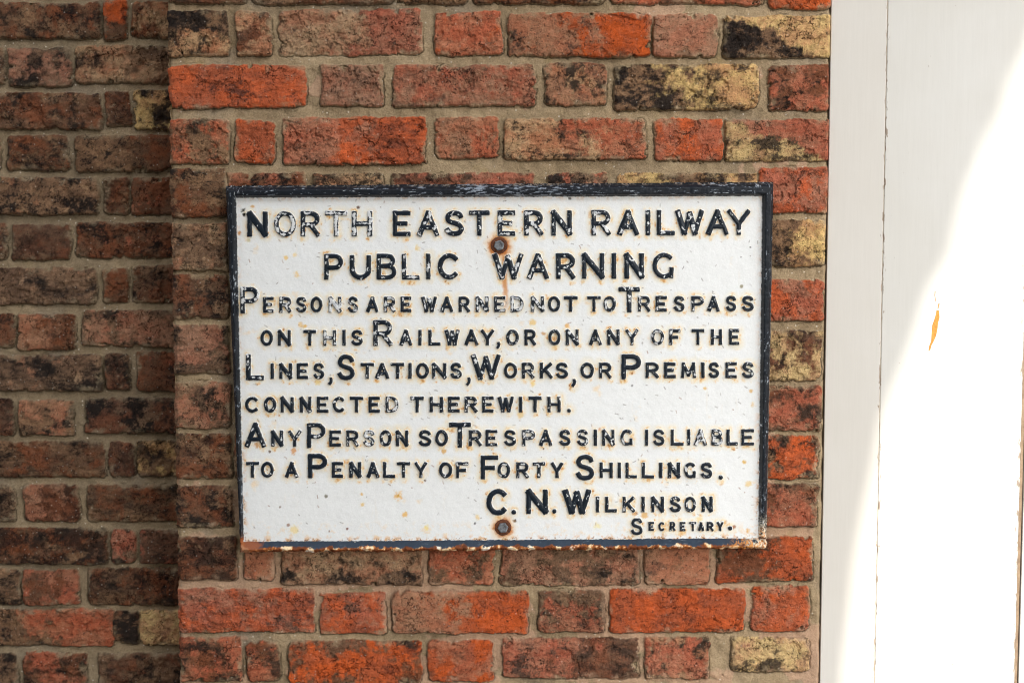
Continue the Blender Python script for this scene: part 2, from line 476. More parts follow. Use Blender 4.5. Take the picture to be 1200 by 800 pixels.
main_rows = [
    (-46, 3, [(197, 285, 'K'), (295, 460, 'K/D'), (468, 546, 'D'), (555, 707, 'D/K'), (716, 896, 'K/R'), (904, 974, 'O', 0, 6)]),
    (14, 64, [(196, 266, 'D^B'), (277, 317, 'B/K'), (328, 493, 'B>R', -2, -1), (511, 587, 'R', 1, -1), (597, 761, 'M>O', 3, 1), (767, 840, 'M', 4, 1), (850, 973, 'Y\\D', 5, 2)]),
    (77, 125, [(195, 357, 'O', 0, 0), (377, 447, 'M', 0, -2), (462, 626, 'R/M', 1, -2), (639, 710, 'M/B', -2, -3), (721, 887, 'D>Y', -1, 2), (903, 973, 'R/K', 0, 3)]),
    (140, 191, [(195, 266, 'D/R'), (276, 320, 'O', 2, -1), (332, 497, 'R>O', -1, 0), (511, 583, 'M/R', -2, -7), (592, 756, 'B>R', 0, -5), (769, 846, 'O/R', 0, -4), (852, 973, 'R\\Y', 1, -4)]),
    (204, 252, [(196, 265, 'D/K', -5, 1), (268, 356, 'K/R'), (368, 447, 'B'), (459, 625, 'R/K'), (641, 712, 'R/D'), (725, 887, 'D/Y'), (892, 970, 'O/R', -7, -4)]),
    (264, 315, [(196, 265, 'B/D', -1, 1), (276, 320, 'K'), (332, 497, 'R'), (511, 583, 'M'), (592, 756, 'K'), (769, 846, 'R'), (898, 968, 'D>Y', -5, -4)]),
    (324, 373, [(197, 266, 'D/K', -1, -1), (300, 356, 'K'), (377, 447, 'M'), (462, 626, 'R'), (639, 710, 'M'), (721, 885, 'D'), (890, 966, 'R/O', 5, 2)]),
    (384, 437, [(198, 266, 'D/M', -2, 0), (276, 320, 'K'), (332, 497, 'R'), (511, 583, 'M'), (592, 756, 'K'), (769, 846, 'R'), (896, 962, 'Y/K', 5, 8)]),
    (449, 501, [(201, 268, 'D/M', 0, 0), (300, 356, 'K'), (377, 447, 'M'), (462, 626, 'R'), (639, 710, 'M'), (721, 885, 'D'), (892, 962, 'K/R', 4, 2)]),
    (510, 560, [(202, 270, 'K/D', 0, -1), (276, 320, 'K'), (332, 497, 'R'), (511, 583, 'M'), (592, 756, 'K'), (769, 846, 'R'), (888, 958, 'O/D', 1, 0)]),
    (568, 617, [(203, 271, 'D/K', 2, 0), (300, 356, 'K'), (377, 447, 'M'), (462, 626, 'R'), (639, 710, 'M'), (721, 885, 'D'), (886, 958, 'R/K', 0, -1)]),
    (630, 682, [(205, 275, 'K', 0, -3), (287, 320, 'M/R', 2, -4), (331, 494, 'B/D', 0, 2), (505, 577, 'R/D', 0, 2), (588, 747, 'M/D', 0, 3), (757, 830, 'M', 2, 2), (842, 952, 'O/K', 0, -1)]),
    (691, 740, [(208, 366, 'R/O', 0, 0), (376, 451, 'R/O', 5, 2), (461, 617, 'M>O', 3, 1), (633, 707, 'R/D', 2, 0), (715, 873, 'O', 0, 0), (883, 948, 'O/R', -3, -1)]),
    (750, 796, [(211, 282, 'K/R', -2, 1), (290, 327, 'K/R', 3, 1), (340, 493, 'O/K', 2, 4), (503, 577, 'O/R', 2, 2), (592, 748, 'R>K', -1, -2), (758, 830, 'R/B', -2, -2), (858, 948, 'Y', -2, -9)]),
    (808, 858, [(212, 370, 'R'), (380, 450, 'K'), (462, 615, 'O'), (633, 705, 'R'), (716, 870, 'R/O'), (884, 944, 'O')]),
]
left_rows = [
    (-48, -7, [(-30, 80, 'D/K'), (92, 240, 'K/D')]),
    (4, 44, [(-62, 115, 'D/K'), (121, 147, 'K/O', -2, 2), (155, 240, 'B/K', 0, -1)]),
    (57, 98, [(-75, 3, 'D'), (10, 81, 'M/D', 0, 2), (87, 240, 'B>D', -3, -2)]),
    (109, 150, [(-62, 116, 'K/D'), (124, 151, 'K', -1, -4), (157, 240, 'Y/D', -3, 1)]),
    (159, 199, [(-75, -2, 'D'), (8, 78, 'K/D', 1, 0), (89, 240, 'D>K', 0, 1)]),
    (209, 250, [(-62, 113, 'D'), (122, 150, 'K'), (155, 240, 'K')]),
    (263, 303, [(-62, 7, 'K/D'), (15, 80, 'K', 1, 1), (89, 240, 'K', -1, -2)]),
    (315, 355, [(-62, 111, 'D'), (121, 149, 'K', 1, -1), (156, 240, 'D/K', -3, -2)]),
    (367, 408, [(-62, 15, 'D/K', 2, -2), (21, 86, 'K/M', 2, 1), (96, 240, 'D/M', -2, -3)]),
    (417, 457, [(-62, 118, 'D'), (124, 150, 'D/K', -2, -1), (161, 240, 'K', -4, 0)]),
    (469, 509, [(-62, 14, 'K'), (22, 84, 'D/M', 1, 0), (100, 240, 'K/D', -2, -2)]),
    (518, 558, [(-62, 121, 'D/K'), (128, 155, 'K', 2, 0), (160, 240, 'Y/D', -1, -1)]),
    (569, 610, [(-62, 17, 'B/D'), (29, 91, 'K/M'), (103, 240, 'D/K')]),
    (620, 660, [(-62, 125, 'K/D'), (132, 156, 'R/D', 2, 0), (164, 240, 'K', 2, 0)]),
    (668, 708, [(-62, 20, 'D'), (26, 90, 'K/R', 1, 0), (103, 240, 'K/D', -1, 0)]),
    (715, 756, [(-62, 132, 'D>R'), (134, 162, 'D', 2, -3), (165, 240, 'Y', 1, -1)]),
    (767, 806, [(-62, 18, 'D'), (27, 98, 'R/K', -1, -1), (115, 240, 'K/D')]),
    (816, 858, [(-62, 120, 'D'), (132, 240, 'K')]),
]

def spaced(segs):
    out = []
    for a, b, s in segs:
        k = max(2, int(round((b - a) / s)))
        out.append(np.linspace(a, b, k, endpoint=False))
    return np.concatenate(out + [[segs[-1][1]]])

XL = float(wpt(197, 100)[0]); XR = float(wpt(972.5, 100)[0])
ZT = float(wpt(600, -14)[1]); ZB = float(wpt(600, 814)[1])
DEEP = 0.13

# main wall
bricks = from_px(main_rows, 0.0)
zt = float(wpt(600, -56)[1]); zb = float(wpt(600, 868)[1])
specs = ['R', 'O', 'M', 'K', 'R/M', 'B/K', 'D/R', 'K/O']
bricks += bond(XL, XR, zt, 2.75, 0.0825, True, specs, 3) + bond(XL, XR, zb, 0.0, 0.0825, False, specs, 4)
xs = spaced([(XL, XR, 0.0011)]); zs = spaced([(0.0, ZB, 0.006), (ZB, ZT, 0.0011), (ZT, 2.75, 0.006)])
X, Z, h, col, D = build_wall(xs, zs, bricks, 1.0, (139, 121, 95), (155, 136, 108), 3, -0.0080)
# worn corner, then the return face going back to the recessed wall, all in one sheet
edge = fbm(X, Z, 30, 3, 900) * 0.0012
h = h - sm(0.007, 0.0, X - XL) * 0.0045
h = h - sm(0.005, 0.0, XR - X) * 0.003
wob = fbm(Z, Z * 0 + 3.1, 55, 4, 905, 0.6) * 0.0022 + np.maximum(fbm(Z, Z * 0 + 7.7, 30, 3, 906) - 0.4, 0) * 0.009
X = X + wob * np.clip(1 - (X - XL) / 0.02, 0, 1)
nz_, nx_ = X.shape
ret = np.array([0.142, 0.11, 0.08, 0.06, 0.04, 0.028, 0.018, 0.010])
rx = np.repeat((X[:, :1] + edge[:, :1] * 0.3), len(ret), 1); rz = np.repeat(Z[:, :1], len(ret), 1)
ry = np.repeat(ret[None, :], nz_, 0)
rc = np.repeat(col[:, 3:4, :], len(ret), 1)
px_ = np.concatenate([rx, X], 1); pz_ = np.concatenate([rz, Z], 1); py_ = np.concatenate([ry, -h], 1)
pc = np.concatenate([rc, col], 1); pa = np.concatenate([np.repeat(D[:, 3:4], len(ret), 1), D, np.repeat(D[:, -3:-2], 4, 1)], 1)
rt = np.array([0.01, 0.03, 0.06, 0.12])                      # edge beside the boarding
px_ = np.concatenate([px_, np.repeat(X[:, -1:], 4, 1)], 1); pz_ = np.concatenate([pz_, np.repeat(Z[:, :1], 4, 1)], 1)
py_ = np.concatenate([py_, np.repeat(rt[None, :], nz_, 0)], 1); pc = np.concatenate([pc, np.repeat(col[:, -3:-2, :], 4, 1)], 1)
co = np.stack([px_, py_, pz_], -1).reshape(-1, 3)
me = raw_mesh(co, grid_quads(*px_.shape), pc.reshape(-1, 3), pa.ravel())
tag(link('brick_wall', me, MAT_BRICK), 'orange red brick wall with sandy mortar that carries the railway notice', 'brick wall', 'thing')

# recessed wall
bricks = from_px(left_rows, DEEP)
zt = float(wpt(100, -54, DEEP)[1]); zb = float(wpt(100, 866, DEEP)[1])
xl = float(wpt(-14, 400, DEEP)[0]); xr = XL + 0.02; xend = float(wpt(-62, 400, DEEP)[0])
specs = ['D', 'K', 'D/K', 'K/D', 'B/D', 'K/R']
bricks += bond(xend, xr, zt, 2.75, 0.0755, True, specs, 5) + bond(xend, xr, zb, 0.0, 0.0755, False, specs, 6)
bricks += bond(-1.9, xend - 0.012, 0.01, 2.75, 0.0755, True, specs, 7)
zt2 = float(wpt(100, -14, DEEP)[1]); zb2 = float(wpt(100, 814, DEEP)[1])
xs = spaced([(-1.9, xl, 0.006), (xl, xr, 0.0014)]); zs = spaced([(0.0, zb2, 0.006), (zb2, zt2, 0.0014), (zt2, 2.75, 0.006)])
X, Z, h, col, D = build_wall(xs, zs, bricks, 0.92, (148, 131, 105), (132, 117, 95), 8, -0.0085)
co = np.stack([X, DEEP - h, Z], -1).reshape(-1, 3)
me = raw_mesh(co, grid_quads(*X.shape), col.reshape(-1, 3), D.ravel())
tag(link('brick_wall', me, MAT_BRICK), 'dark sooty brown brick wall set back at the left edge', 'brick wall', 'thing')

# ------------------------------------------------------------------ white painted boarding
YB = 0.010
def bx(u, v): return float(wpt(u, v, YB)[0])
board = tag(empty('wooden_boarding', (bx(1080, 400), YB, 0)), 'white painted wooden boarding beside the brick wall, partly in bright sun', 'boarding')
def child_box(name, x0, x1, y0, y1, z0, z1, mat, bev=0.002):
    o = link(name, box_mesh(x0 - board.location.x, x1 - board.location.x, y0 - YB, y1 - YB, z0, z1, bev), mat, board)
    for p in o.data.polygons: p.use_smooth = False
    return o
x_a = XR + 0.0022; x_b = bx(1040, 30); x_c = bx(1199.5, 420)
ztop = float(wpt(1080, -8, YB)[1])
SEAMS = [(x_b - board.location.x, 0.007), (x_c - board.location.x, 0.010)]
MAT_WHITE = white_paint(SEAMS, (0.62, 0.61, 0.575), (0.59, 0.575, 0.53))
MAT_CREAM = white_paint(SEAMS, (0.62, 0.597, 0.552), (0.60, 0.573, 0.522))
child_box('board', x_a, x_b - 0.0007, YB, YB + 0.05, 0.0, ztop, MAT_CREAM, 0.0012)
child_box('joint_filler', x_b - 0.0008, x_b + 0.0008, YB + 0.0026, YB + 0.03, 0.0, ztop, plain('cracked_filler', (0.52, 0.47, 0.40), (0.30, 0.24, 0.17), 60, 0.9), 0)
child_box('board', x_b + 0.0007, x_c, YB + 0.0015, YB + 0.05, 0.0, ztop, MAT_WHITE, 0.0012)
MAT_WOOD = plain('bare_wood', (0.30, 0.215, 0.14), (0.20, 0.135, 0.085), 90, 0.85)
child_box('board', x_c + 0.0066, x_c + 0.6, YB + 0.001, YB + 0.05, 0.0, ztop, MAT_WHITE, 0.0012)
child_box('batten', x_c + 0.0010, x_c + 0.0052, YB + 0.0045, YB + 0.03, 0.0, ztop, MAT_WOOD, 0)
child_box('head_rail', x_a, x_c + 0.6, YB - 0.004, YB + 0.05, ztop + 0.0015, 2.75, MAT_WHITE, 0.002)

# ------------------------------------------------------------------ the notice
YP = -0.020                                                   # face of the plate
def world_of(u, v, lift):                                      # lift: metres in front of the plate
    x, z = wpt(u, v, YP)
    return np.stack([x, np.full(np.shape(x), YP) - lift, z], -1)
sx, sz = wpt(586, 430, YP)
sign = tag(empty('railway_notice', (float(sx), 0.0, float(sz))), 'white cast iron railway warning notice with raised black lettering and black rim', 'sign')
ORG = np.array([float(sx), 0.0, float(sz)])

def glyph_strokes():
    def arc(cx, cy, rx, ry, a0, a1, k):
        return [(cx + rx * math.cos(R(a0 + (a1 - a0) * i / k)), cy + ry * math.sin(R(a0 + (a1 - a0) * i / k))) for i in range(k + 1)]
    def spline(pts, k=3):
        o = []
        P = [pts[0]] + pts + [pts[-1]]
        for i in range(1, len(P) - 2):
            for j in range(k):
                t = j / k; a, b, c, d = P[i - 1], P[i], P[i + 1], P[i + 2]
                o.append(tuple(0.5 * ((2 * b[q]) + (-a[q] + c[q]) * t + (2 * a[q] - 5 * b[q] + 4 * c[q] - d[q]) * t * t + (-a[q] + 3 * b[q] - 3 * c[q] + d[q]) * t ** 3) for q in (0, 1)))
        o.append(pts[-1]); return o
    bowl = [(0, 1), (.55, 1)] + arc(.55, .73, .43, .27, 90, -90, 10) + [(0, .46)]
    return {
        'A': [[(0, 0), (.5, 1)], [(.5, 1), (1, 0)], [(.22, .30), (.78, .30)]],
        'B': [[(0, 0), (0, 1)], [(0, 1), (.5, 1)] + arc(.5, .765, .40, .235, 90, -90, 10) + [(0, .53)], [(.5, .53)] + arc(.55, .265, .43, .265, 90, -90, 10) + [(0, 0)]],
        'C': [arc(.54, .5, .54, .5, 42, 318, 18)],
        'D': [[(0, 0), (0, 1)], [(0, 1), (.42, 1)] + arc(.42, .5, .58, .5, 90, -90, 12) + [(0, 0)]],
        'E': [[(0, 0), (0, 1)], [(0, 1), (1, 1)], [(0, .5), (.78, .5)], [(0, 0), (1, 0)]],
        'F': [[(0, 0), (0, 1)], [(0, 1), (1, 1)], [(0, .48), (.75, .48)]],
        'G': [arc(.54, .5, .54, .5, 45, 305, 18), [(.97, .34), (.95, .02)]],
        'H': [[(0, 0), (0, 1)], [(1, 0), (1, 1)], [(0, .5), (1, .5)]],
        'I': [[(.5, 0), (.5, 1)]],
        'K': [[(0, 0), (0, 1)], [(.06, .38), (.95, 1)], [(.36, .56), (1, 0)]],
        'L': [[(0, 1), (0, 0)], [(0, 0), (1, 0)]],
        'M': [[(0, 0), (.08, 1)], [(.08, 1), (.5, .12)], [(.5, .12), (.92, 1)], [(.92, 1), (1, 0)]],
        'N': [[(0, 0), (0, 1)], [(0, 1), (1, 0)], [(1, 0), (1, 1)]],
        'O': [arc(.5, .5, .5, .5, 0, 360, 22)],
        'P': [[(0, 0), (0, 1)], bowl],
        'R': [[(0, 0), (0, 1)], bowl, [(.5, .46), (1, 0)]],
        'S': [spline([(.93, .80), (.80, .95), (.5, 1), (.2, .94), (.06, .76), (.18, .60), (.5, .51), (.83, .41), (.96, .22), (.8, .05), (.5, 0), (.2, .05), (.02, .22)])],
        'T': [[(0, 1), (1, 1)], [(.5, 1), (.5, 0)]],
        'U': [[(0, 1), (0, .38)] + arc(.5, .38, .5, .38, 180, 360, 10) + [(1, .38), (1, 1)]],
        'W': [[(0, 1), (.27, 0)], [(.27, 0), (.5, .92)], [(.5, .92), (.73, 0)], [(.73, 0), (1, 1)]],
        'Y': [[(0, 1), (.5, .42)], [(1, 1), (.5, .42)], [(.5, .42), (.5, 0)]],
        '.': [[(.5, .5), (.5, .5)]],
        ',': [[(.62, .78), (.62, .74)], [(.82, .70), (.62, .3), (.1, .03)]],
    }
GLYPH = glyph_strokes()

def seg_d(u, v, a, b, hw, ext):
    dx, dy = b[0] - a[0], b[1] - a[1]; L = math.hypot(dx, dy)
    if L < 1e-6:
        return hw - np.hypot(u - a[0], v - a[1])
    dx /= L; dy /= L
    al = (u - a[0]) * dx + (v - a[1]) * dy - L / 2; pe = -(u - a[0]) * dy + (v - a[1]) * dx
    rr = min(hw * 0.35, hw)
    qx = np.abs(al) - (L / 2 + ext - rr); qy = np.abs(pe) - (hw - rr)
    return rr - (np.hypot(np.maximum(qx, 0), np.maximum(qy, 0)) + np.minimum(np.maximum(qx, qy), 0))

def glyph_d(ch, x0, x1, y0, y1, hw, u, v):
    """distance inside the letter (photo pixels, positive inside)"""
    d = np.full(np.shape(u), -50.0)
    if ch == '.':
        return seg_d(u, v, ((x0 + x1) / 2, (y0 + y1) / 2), ((x0 + x1) / 2, (y0 + y1) / 2), (x1 - x0) / 2, 0)
    ax0, ax1, ay0, ay1 = x0 + hw, x1 - hw, y0 + hw * 0.9, y1 - hw * 0.9
    if ch == 'I': ax0 = ax1 = (x0 + x1) / 2
    for st in GLYPH[ch]:
        pts = [(ax0 + p[0] * (ax1 - ax0), ay1 - p[1] * (ay1 - ay0)) for p in st]
        straight = len(pts) == 2
        for a, b in zip(pts[:-1], pts[1:]):
            h_ = hw * (1.3 if ch == 'N' and len(pts) == 2 and a[0] != b[0] else 1.18 if ch in 'WA' and len(pts) == 2 and a[1] > b[1] and ch == 'A' or ch == 'W' and a[1] < b[1] else 1.0)
            d = np.maximum(d, seg_d(u, v, a, b, h_, hw * 0.9 if straight else hw * 0.45))
    return d

# text, top and base (left -> right they drift), letter extents
def line(y0, y1, dy, hw, body): return (y0, y1, dy, hw, body)
LINES = [
 ('NORTH EASTERN RAILWAY', line(248.0, 277.3, -2.2, 2.75, [('N',290,314,.15),('O',321.5,347,.75),('R',352.5,375,.55),('T',381,407,.95),('H',412.5,436.5,.85),('E',460.5,481.5,.15),('A',489.5,514.5,.55),('S',520.5,544.5,.45),('T',549.5,574,.35),('E',583,604,.6),('R',614,636.5,.6),('N',646,670,.4),('R',693,715.5,.6),('A',723.5,748.5,.5),('I',756.5,762,.4),('L',769.5,791,.45),('W',791.5,824.5,.45),('A',827.5,853.5,.3),('Y',852,879,.25)])),
 ('PUBLIC WARNING', line(298, 328, -2, 2.7, [('P',380,402.5,.4),('U',410,435,.4),('B',441.5,465,.4),('L',471,492,.6),('I',499,505,.5),('C',513,538.5,.35),('W',577.5,613,.5),('A',618,643,.5),('R',651.5,674,.4),('N',682,708,.3),('I',716.5,722,.2),('N',731.5,754.5,.4),('G',764.5,790,.45)])),
 ('PERSONS ARE WARNED NOT TO TRESPASS', line(348, 366, -1.4, 1.85, [('*P',282,304,.6,336.5,367),('E',308.5,321,.55),('R',327.5,341.5,.55),('S',347,359.5,.5),('O',364,378,.25),('N',385.5,400,.95),('S',407.5,420,.6),('A',429.5,443.5,.25),('R',450,463.5,.75),('E',469.5,482,.3),('W',494,512,.6),('A',516.5,531,.3),('R',537.5,550.5,.35),('N',557.5,572.5,.65),('E',579,592.5,.5),('D',598.5,613.5,.85),('N',622.5,637.5,.6),('O',642,656.5,.3),('T',660.5,677,.2),('T',688,704,.2),('O',707,721.5,.45),('*T',724.5,750,.45,336.5,365.7),('R',747.5,762,.5),('E',768,781.5,.35),('S',789,802.5,.3),('P',810,825,.3),('A',829,843,.4),('S',850,863,.2),('S',869,883.5,.25)])),
 ('ON THIS RAILWAY, OR ON ANY OF THE', line(386.7, 405, -1.3, 1.85, [('O',305.5,320,.25),('N',326,341,.3),('T',355.5,371,.2),('H',379,394,.75),('I',401,405.5,.2),('S',411.5,425.5,.3),('*R',437.5,460,.5,375,405),('A',468.5,483,.4),('I',490,494.3,.3),('L',502,516.5,.25),('W',521.5,538.5,.4),('A',544.5,560.5,.2),('Y',563.5,579,.25),(',',581,587,.2,399,408.8),('O',593,608,.55),('R',614.5,628,.3),('O',642.5,657,.4),('N',663,678,.4),('A',690.5,705,.45),('N',711.5,726,.4),('Y',733,748,.45),('O',763,778,.55),('F',784,797.5,.6),('T',810,825.5,.25),('H',833,846,.3),('E',854,866.5,.4)])),
 ('LINES, STATIONS, WORKS, OR PREMISES', line(425.5, 443.8, -1.3, 1.9, [('*L',288.5,309.5,.45,415,445),('I',317,321.3,.2),('N',327.5,342.5,.3),('E',348,361.5,.25),('S',367,380.5,.4),(',',384,391,.1,440,451.5),('*S',395,416.5,.25,415.5,445),('T',422.5,438.5,.35),('A',440,456,.25),('T',458,474,.3),('I',478.5,482.5,.2),('O',487.5,502.5,.25),('N',506.5,523,.4),('S',527.5,541.5,.45),(',',545.5,552.5,.1,440,452),('*W',552.5,586.5,.35,415,444.5),('O',590.5,606,.25),('R',611.5,626,.4),('K',632.5,647.5,.35),('S',651,666,.25),(',',669,676,.1,442,453.5),('O',680,696,.2),('R',702,716.5,.35),('*P',728,751.5,.3,415,444),('R',756.5,772,.25),('E',778,792,.3),('M',798,815.5,.35),('I',821.5,825.5,.25),('S',830,843,.3),('E',850,863.5,.35),('S',869,883.5,.35)])),
 ('CONNECTED THEREWITH.', line(464.7, 483, -.6, 1.9, [('C',287.5,303.5,.2),('O',309.5,324,.4),('N',329,344.5,.2),('N',351.5,365,.35),('E',371.5,385,.3),('C',390,404.5,.35),('T',410,426,.2),('E',432,445.5,.3),('D',452,467,.6),('T',481,497,.45),('H',503.5,519.5,.35),('E',525,539,.35),('R',544.5,559.5,.45),('E',565,578.5,.35),('W',583.5,602,.3),('I',608,612.3,.2),('T',619,635,.35),('H',641.5,657,.45),('.',664.5,669,.1,478.5,483)])),
 ('ANY PERSON SO TRESPASSING IS LIABLE', line(504.2, 522.8, -1.6, 1.85, [('*A',287.5,311.5,.35,495,523.5),('N',318,332,.3),('Y',338,353,.55),('*P',360,382,.45,495.5,524.5),('E',386,400,.35),('R',406,420.5,.5),('S',425.5,439.5,.8),('O',445,459,.45),('N',464,478.5,.25),('S',490.5,506,.35),('O',510,525,.35),('*T',526,552,.35,495,524),('R',549.5,564.5,.5),('E',569,583,.4),('S',590.5,605,.3),('P',612,627.5,.55),('A',632,647,.4),('S',655,669,.3),('S',676,689.5,.6),('I',695.5,699.7,.3),('N',705.5,720,.35),('G',727,741.5,.55),('I',755.5,760,.2),('S',765,779,.3),('L',786,801,.25),('I',805,809,.25),('A',813.5,828,.75),('B',833.5,847,.65),('L',851,864.5,.35),('E',868.5,883.5,.2)])),
 ('TO A PENALTY OF FORTY SHILLINGS.', line(540.7, 559, .9, 1.9, [('T',288.5,304,.2),('O',306,321,.25),('A',334.5,349.5,.3),('*P',361,384,.2,531.5,560),('E',389,402.5,.3),('N',409.5,423.5,.25),('A',430,444.5,.3),('L',449,463.5,.3),('T',465,481,.3),('Y',486,500.5,.4),('O',514.5,530,.35),('F',534.5,549,.45),('*F',563.5,584,.2,533.5,561),('O',583,598,.4),('R',605,619.5,.35),('T',624,639,.45),('Y',645.5,660,.3),('*S',674,697,.2,532.5,562),('H',702.5,718,.25),('I',723.5,728,.2),('L',733,746.5,.3),('L',752,766.5,.25),('I',772,776.3,.2),('N',782.5,797,.35),('G',801.5,815.5,.3),('S',820.5,835,.25),('.',842,847,.3,556.5,561.5)])),
 ('C. N. WILKINSON', line(582, 600.2, -.8, 1.9, [('*C',570,595.5,.2,572.5,603),('.',599.5,604.8,.1,597,602.2),('*N',616.5,642,.25,573,601.5),('.',647,652,.1,596,601),('*W',659.5,692.5,.3,573,601.5),('I',698,702.3,.3),('L',709,723,.3),('K',729.5,744,.4),('I',751.5,755.5,.4),('N',763,778,.25),('S',784.5,798,.35),('O',802,815.5,.45),('N',822,835,.35)])),
 ('SECRETARY.', line(611, 621.3, 0, 1.25, [('*S',739,753.5,.25,606.5,626),('E',760,766.5,.25),('C',771.5,779,.3),('R',784.5,791.5,.3),('E',796.5,803,.35),('T',807.5,816,.35),('A',818,825,.35),('R',828,836,.35),('Y',840,847.5,.35),('.',853,858,.1,616,621)])),
]
BLACK = lin((20, 31, 42)); WHITE = lin((233, 235, 234)); CREAM = lin((241, 219, 172)); ORANGE = lin((212, 142, 58)); RUST = lin((116, 62, 32)); GREYW = lin((186, 190, 196))
SLATE = lin((13, 21, 30))

# plate grid in measured units
PU = np.arange(270, 900.1, 0.75); PV = np.arange(646, 222, -0.75)
U, V = np.meshgrid(PU, PV)
PD = np.full(U.shape, -40.0)
gid = 0
LIFT = 0.0036
for text, (y0, y1, dy, hw, body) in LINES:
    row = empty('lettering', (0, 0, 0)); row.parent = sign; row['label'] = 'raised black letters reading ' + text
    words = text.split(' '); left = [len(wd_) for wd_ in words]; wi = 0
    cos_, qs_, cols_, gl_ = [], [], [], []; base = 0
    for it in body:
        ch, x0, x1, wear = it[:4]
        drift = dy * ((x0 + x1) / 2 - 290) / 590.0
        if len(it) > 4: a0, a1 = it[4], it[5]; w_ = hw * (1.62 if text[0] == 'C' and text[1] == '.' else 1.4) if ch[0] == '*' else hw
        else: a0, a1 = y0 + drift, y1 + drift; w_ = hw
        if ch[0] == '*': ch = ch[1]
        if ch == ',': w_ = 1.7
        gid += 1
        r_ = np.random.default_rng(500 + gid)
        w_ *= r_.uniform(0.94, 1.06)
        us = np.arange(x0 - 3.2, x1 + 3.3, 0.45); vsn = np.arange(a1 + 3.2, a0 - 3.3, -0.45)
        u, v = np.meshgrid(us, vsn)
        nz = fbm(u, v, 0.16, 3, gid)
        d = glyph_d(ch, x0, x1, a0, a1, w_, u + 0.35 * nz, v + 0.35 * fbm(u, v, 0.16, 2, gid + 900)) + 0.12 * fbm(u, v, 0.5, 2, gid + 300)
        t = sm(-1.2, 0.9, d)
        lift = (LIFT + 0.0004 * r_.normal()) * t - 0.0007 * (1 - sm(-2.3, -1.2, d)) + 0.0011 * np.sqrt(np.clip(d / w_, 0, 1)) + 0.00018 * fbm(u, v, 0.45, 3, gid + 50) * t - 0.0002
        keep = np.maximum.reduce([d[:-1, :-1], d[1:, :-1], d[:-1, 1:], d[1:, 1:]]) > -2.0
        # colour: black top, white flanks, worn patches and rust
        wn1 = fbm(u, v, 0.15, 5, gid + 120, 0.66); wn2 = fbm(u, v, 0.12, 3, gid + 220); rn = fbm(u, v, 0.2, 4, gid + 420, 0.65)
        top = sm(-0.35, 0.10, d + 0.22 * wn1)[..., None]
        flank = WHITE * 0.93 * np.ones(u.shape + (1,)); rm = sm(-0.25, 0.75, rn)[..., None] * 0.8
        flank = flank * (1 - rm) + CREAM * rm
        rm2 = sm(0.55, 1.0, rn + 0.2 * (v > (a0 + a1) / 2))[..., None] * 0.8
        flank = flank * (1 - rm2) + ORANGE * rm2
        wth = 0.93 - 0.78 * wear
        worn = sm(wth, wth + 0.16, 0.85 * wn1 + 0.35 * wn2 + 0.75 * (wear + 0.15) * np.clip(d / w_, -0.5, 1))[..., None]
        wc = (GREYW * (1 - 0.75 * sm(-.6, .2, wn2))[..., None] + WHITE * (0.75 * sm(-.6, .2, wn2))[..., None])
        blk = BLACK * (1 + 0.3 * wn2)[..., None]
        tc_ = blk * (1 - worn * 0.92) + wc * worn * 0.92
        rs = sm(1.05, 1.35, rn + wear * 0.25)[..., None] * 0.8
        tc_ = tc_ * (1 - rs) + RUST * rs
        c = flank * (1 - top) + tc_ * top
        co = world_of(u, v, lift).reshape(-1, 3) - ORG
        q = grid_quads(len(vsn), len(us), keep)
        gl = (0.42 + 0.2 * worn[..., 0] - 0.12 * top[..., 0]).ravel()
        co, q, c, gl = compact(co, q, c.reshape(-1, 3), gl)
        cos_.append(co); qs_.append(q + base); cols_.append(c); gl_.append(gl); base += len(co)
        # the letter's footprint on the plate, for the rust that bleeds from it
        i0, i1 = np.searchsorted(PU, x0 - 16), np.searchsorted(PU, x1 + 16)
        j0, j1 = np.searchsorted(-PV, -(a1 + 16)), np.searchsorted(-PV, -(a0 - 16))
        w = (slice(j0, j1), slice(i0, i1))
        PD[w] = np.maximum(PD[w], glyph_d(ch, x0, x1, a0, a1, w_, U[w], V[w]))
        left[wi] -= 1
        if left[wi] == 0:
            me = raw_mesh(np.concatenate(cos_), np.concatenate(qs_), np.concatenate(cols_), np.concatenate(gl_))
            link('word', me, MAT_SIGN, row)
            cos_, qs_, cols_, gl_ = [], [], [], []; base = 0; wi += 1

# plate
def edge_dist(u, v, quad):
    """distance inside a quad given clockwise from top left"""
    d = np.full(np.shape(u), 1e9)
    for (ax, ay), (bx_, by) in zip(quad, quad[1:] + quad[:1]):
        L = math.hypot(bx_ - ax, by - ay)
        d = np.minimum(d, ((bx_ - ax) * (v - ay) - (by - ay) * (u - ax)) / L)
    return d
INNER = [(277.4, 232.4), (892.6, 230.4), (888.0, 629.0), (286.4, 633.2)]
OUTER = [(263.8, 218.8), (907.3, 214.3), (898.8, 643.2), (280.8, 647.6)]
din = edge_dist(U, V, INNER)
keep = np.maximum.reduce([din[:-1, :-1], din[1:, :-1], din[:-1, 1:], din[1:, 1:]]) > -2.5
a_ = fbm(U, V, 0.035, 5, 71, 0.6); b2 = fbm(U, V, 0.11, 5, 72, 0.65); c_ = fbm(U, V, 0.35, 4, 73, 0.7)
streak = fbm(U, V * 0.10, 0.16, 4, 74, 0.6)
col = WHITE * (1 + 0.02 * a_ + 0.025 * b2)[..., None]
grey = sm(0.1, 1.0, a_ + 0.3 * b2)[..., None] * 0.10
col = col * (1 - grey) + lin((206, 212, 218)) * grey
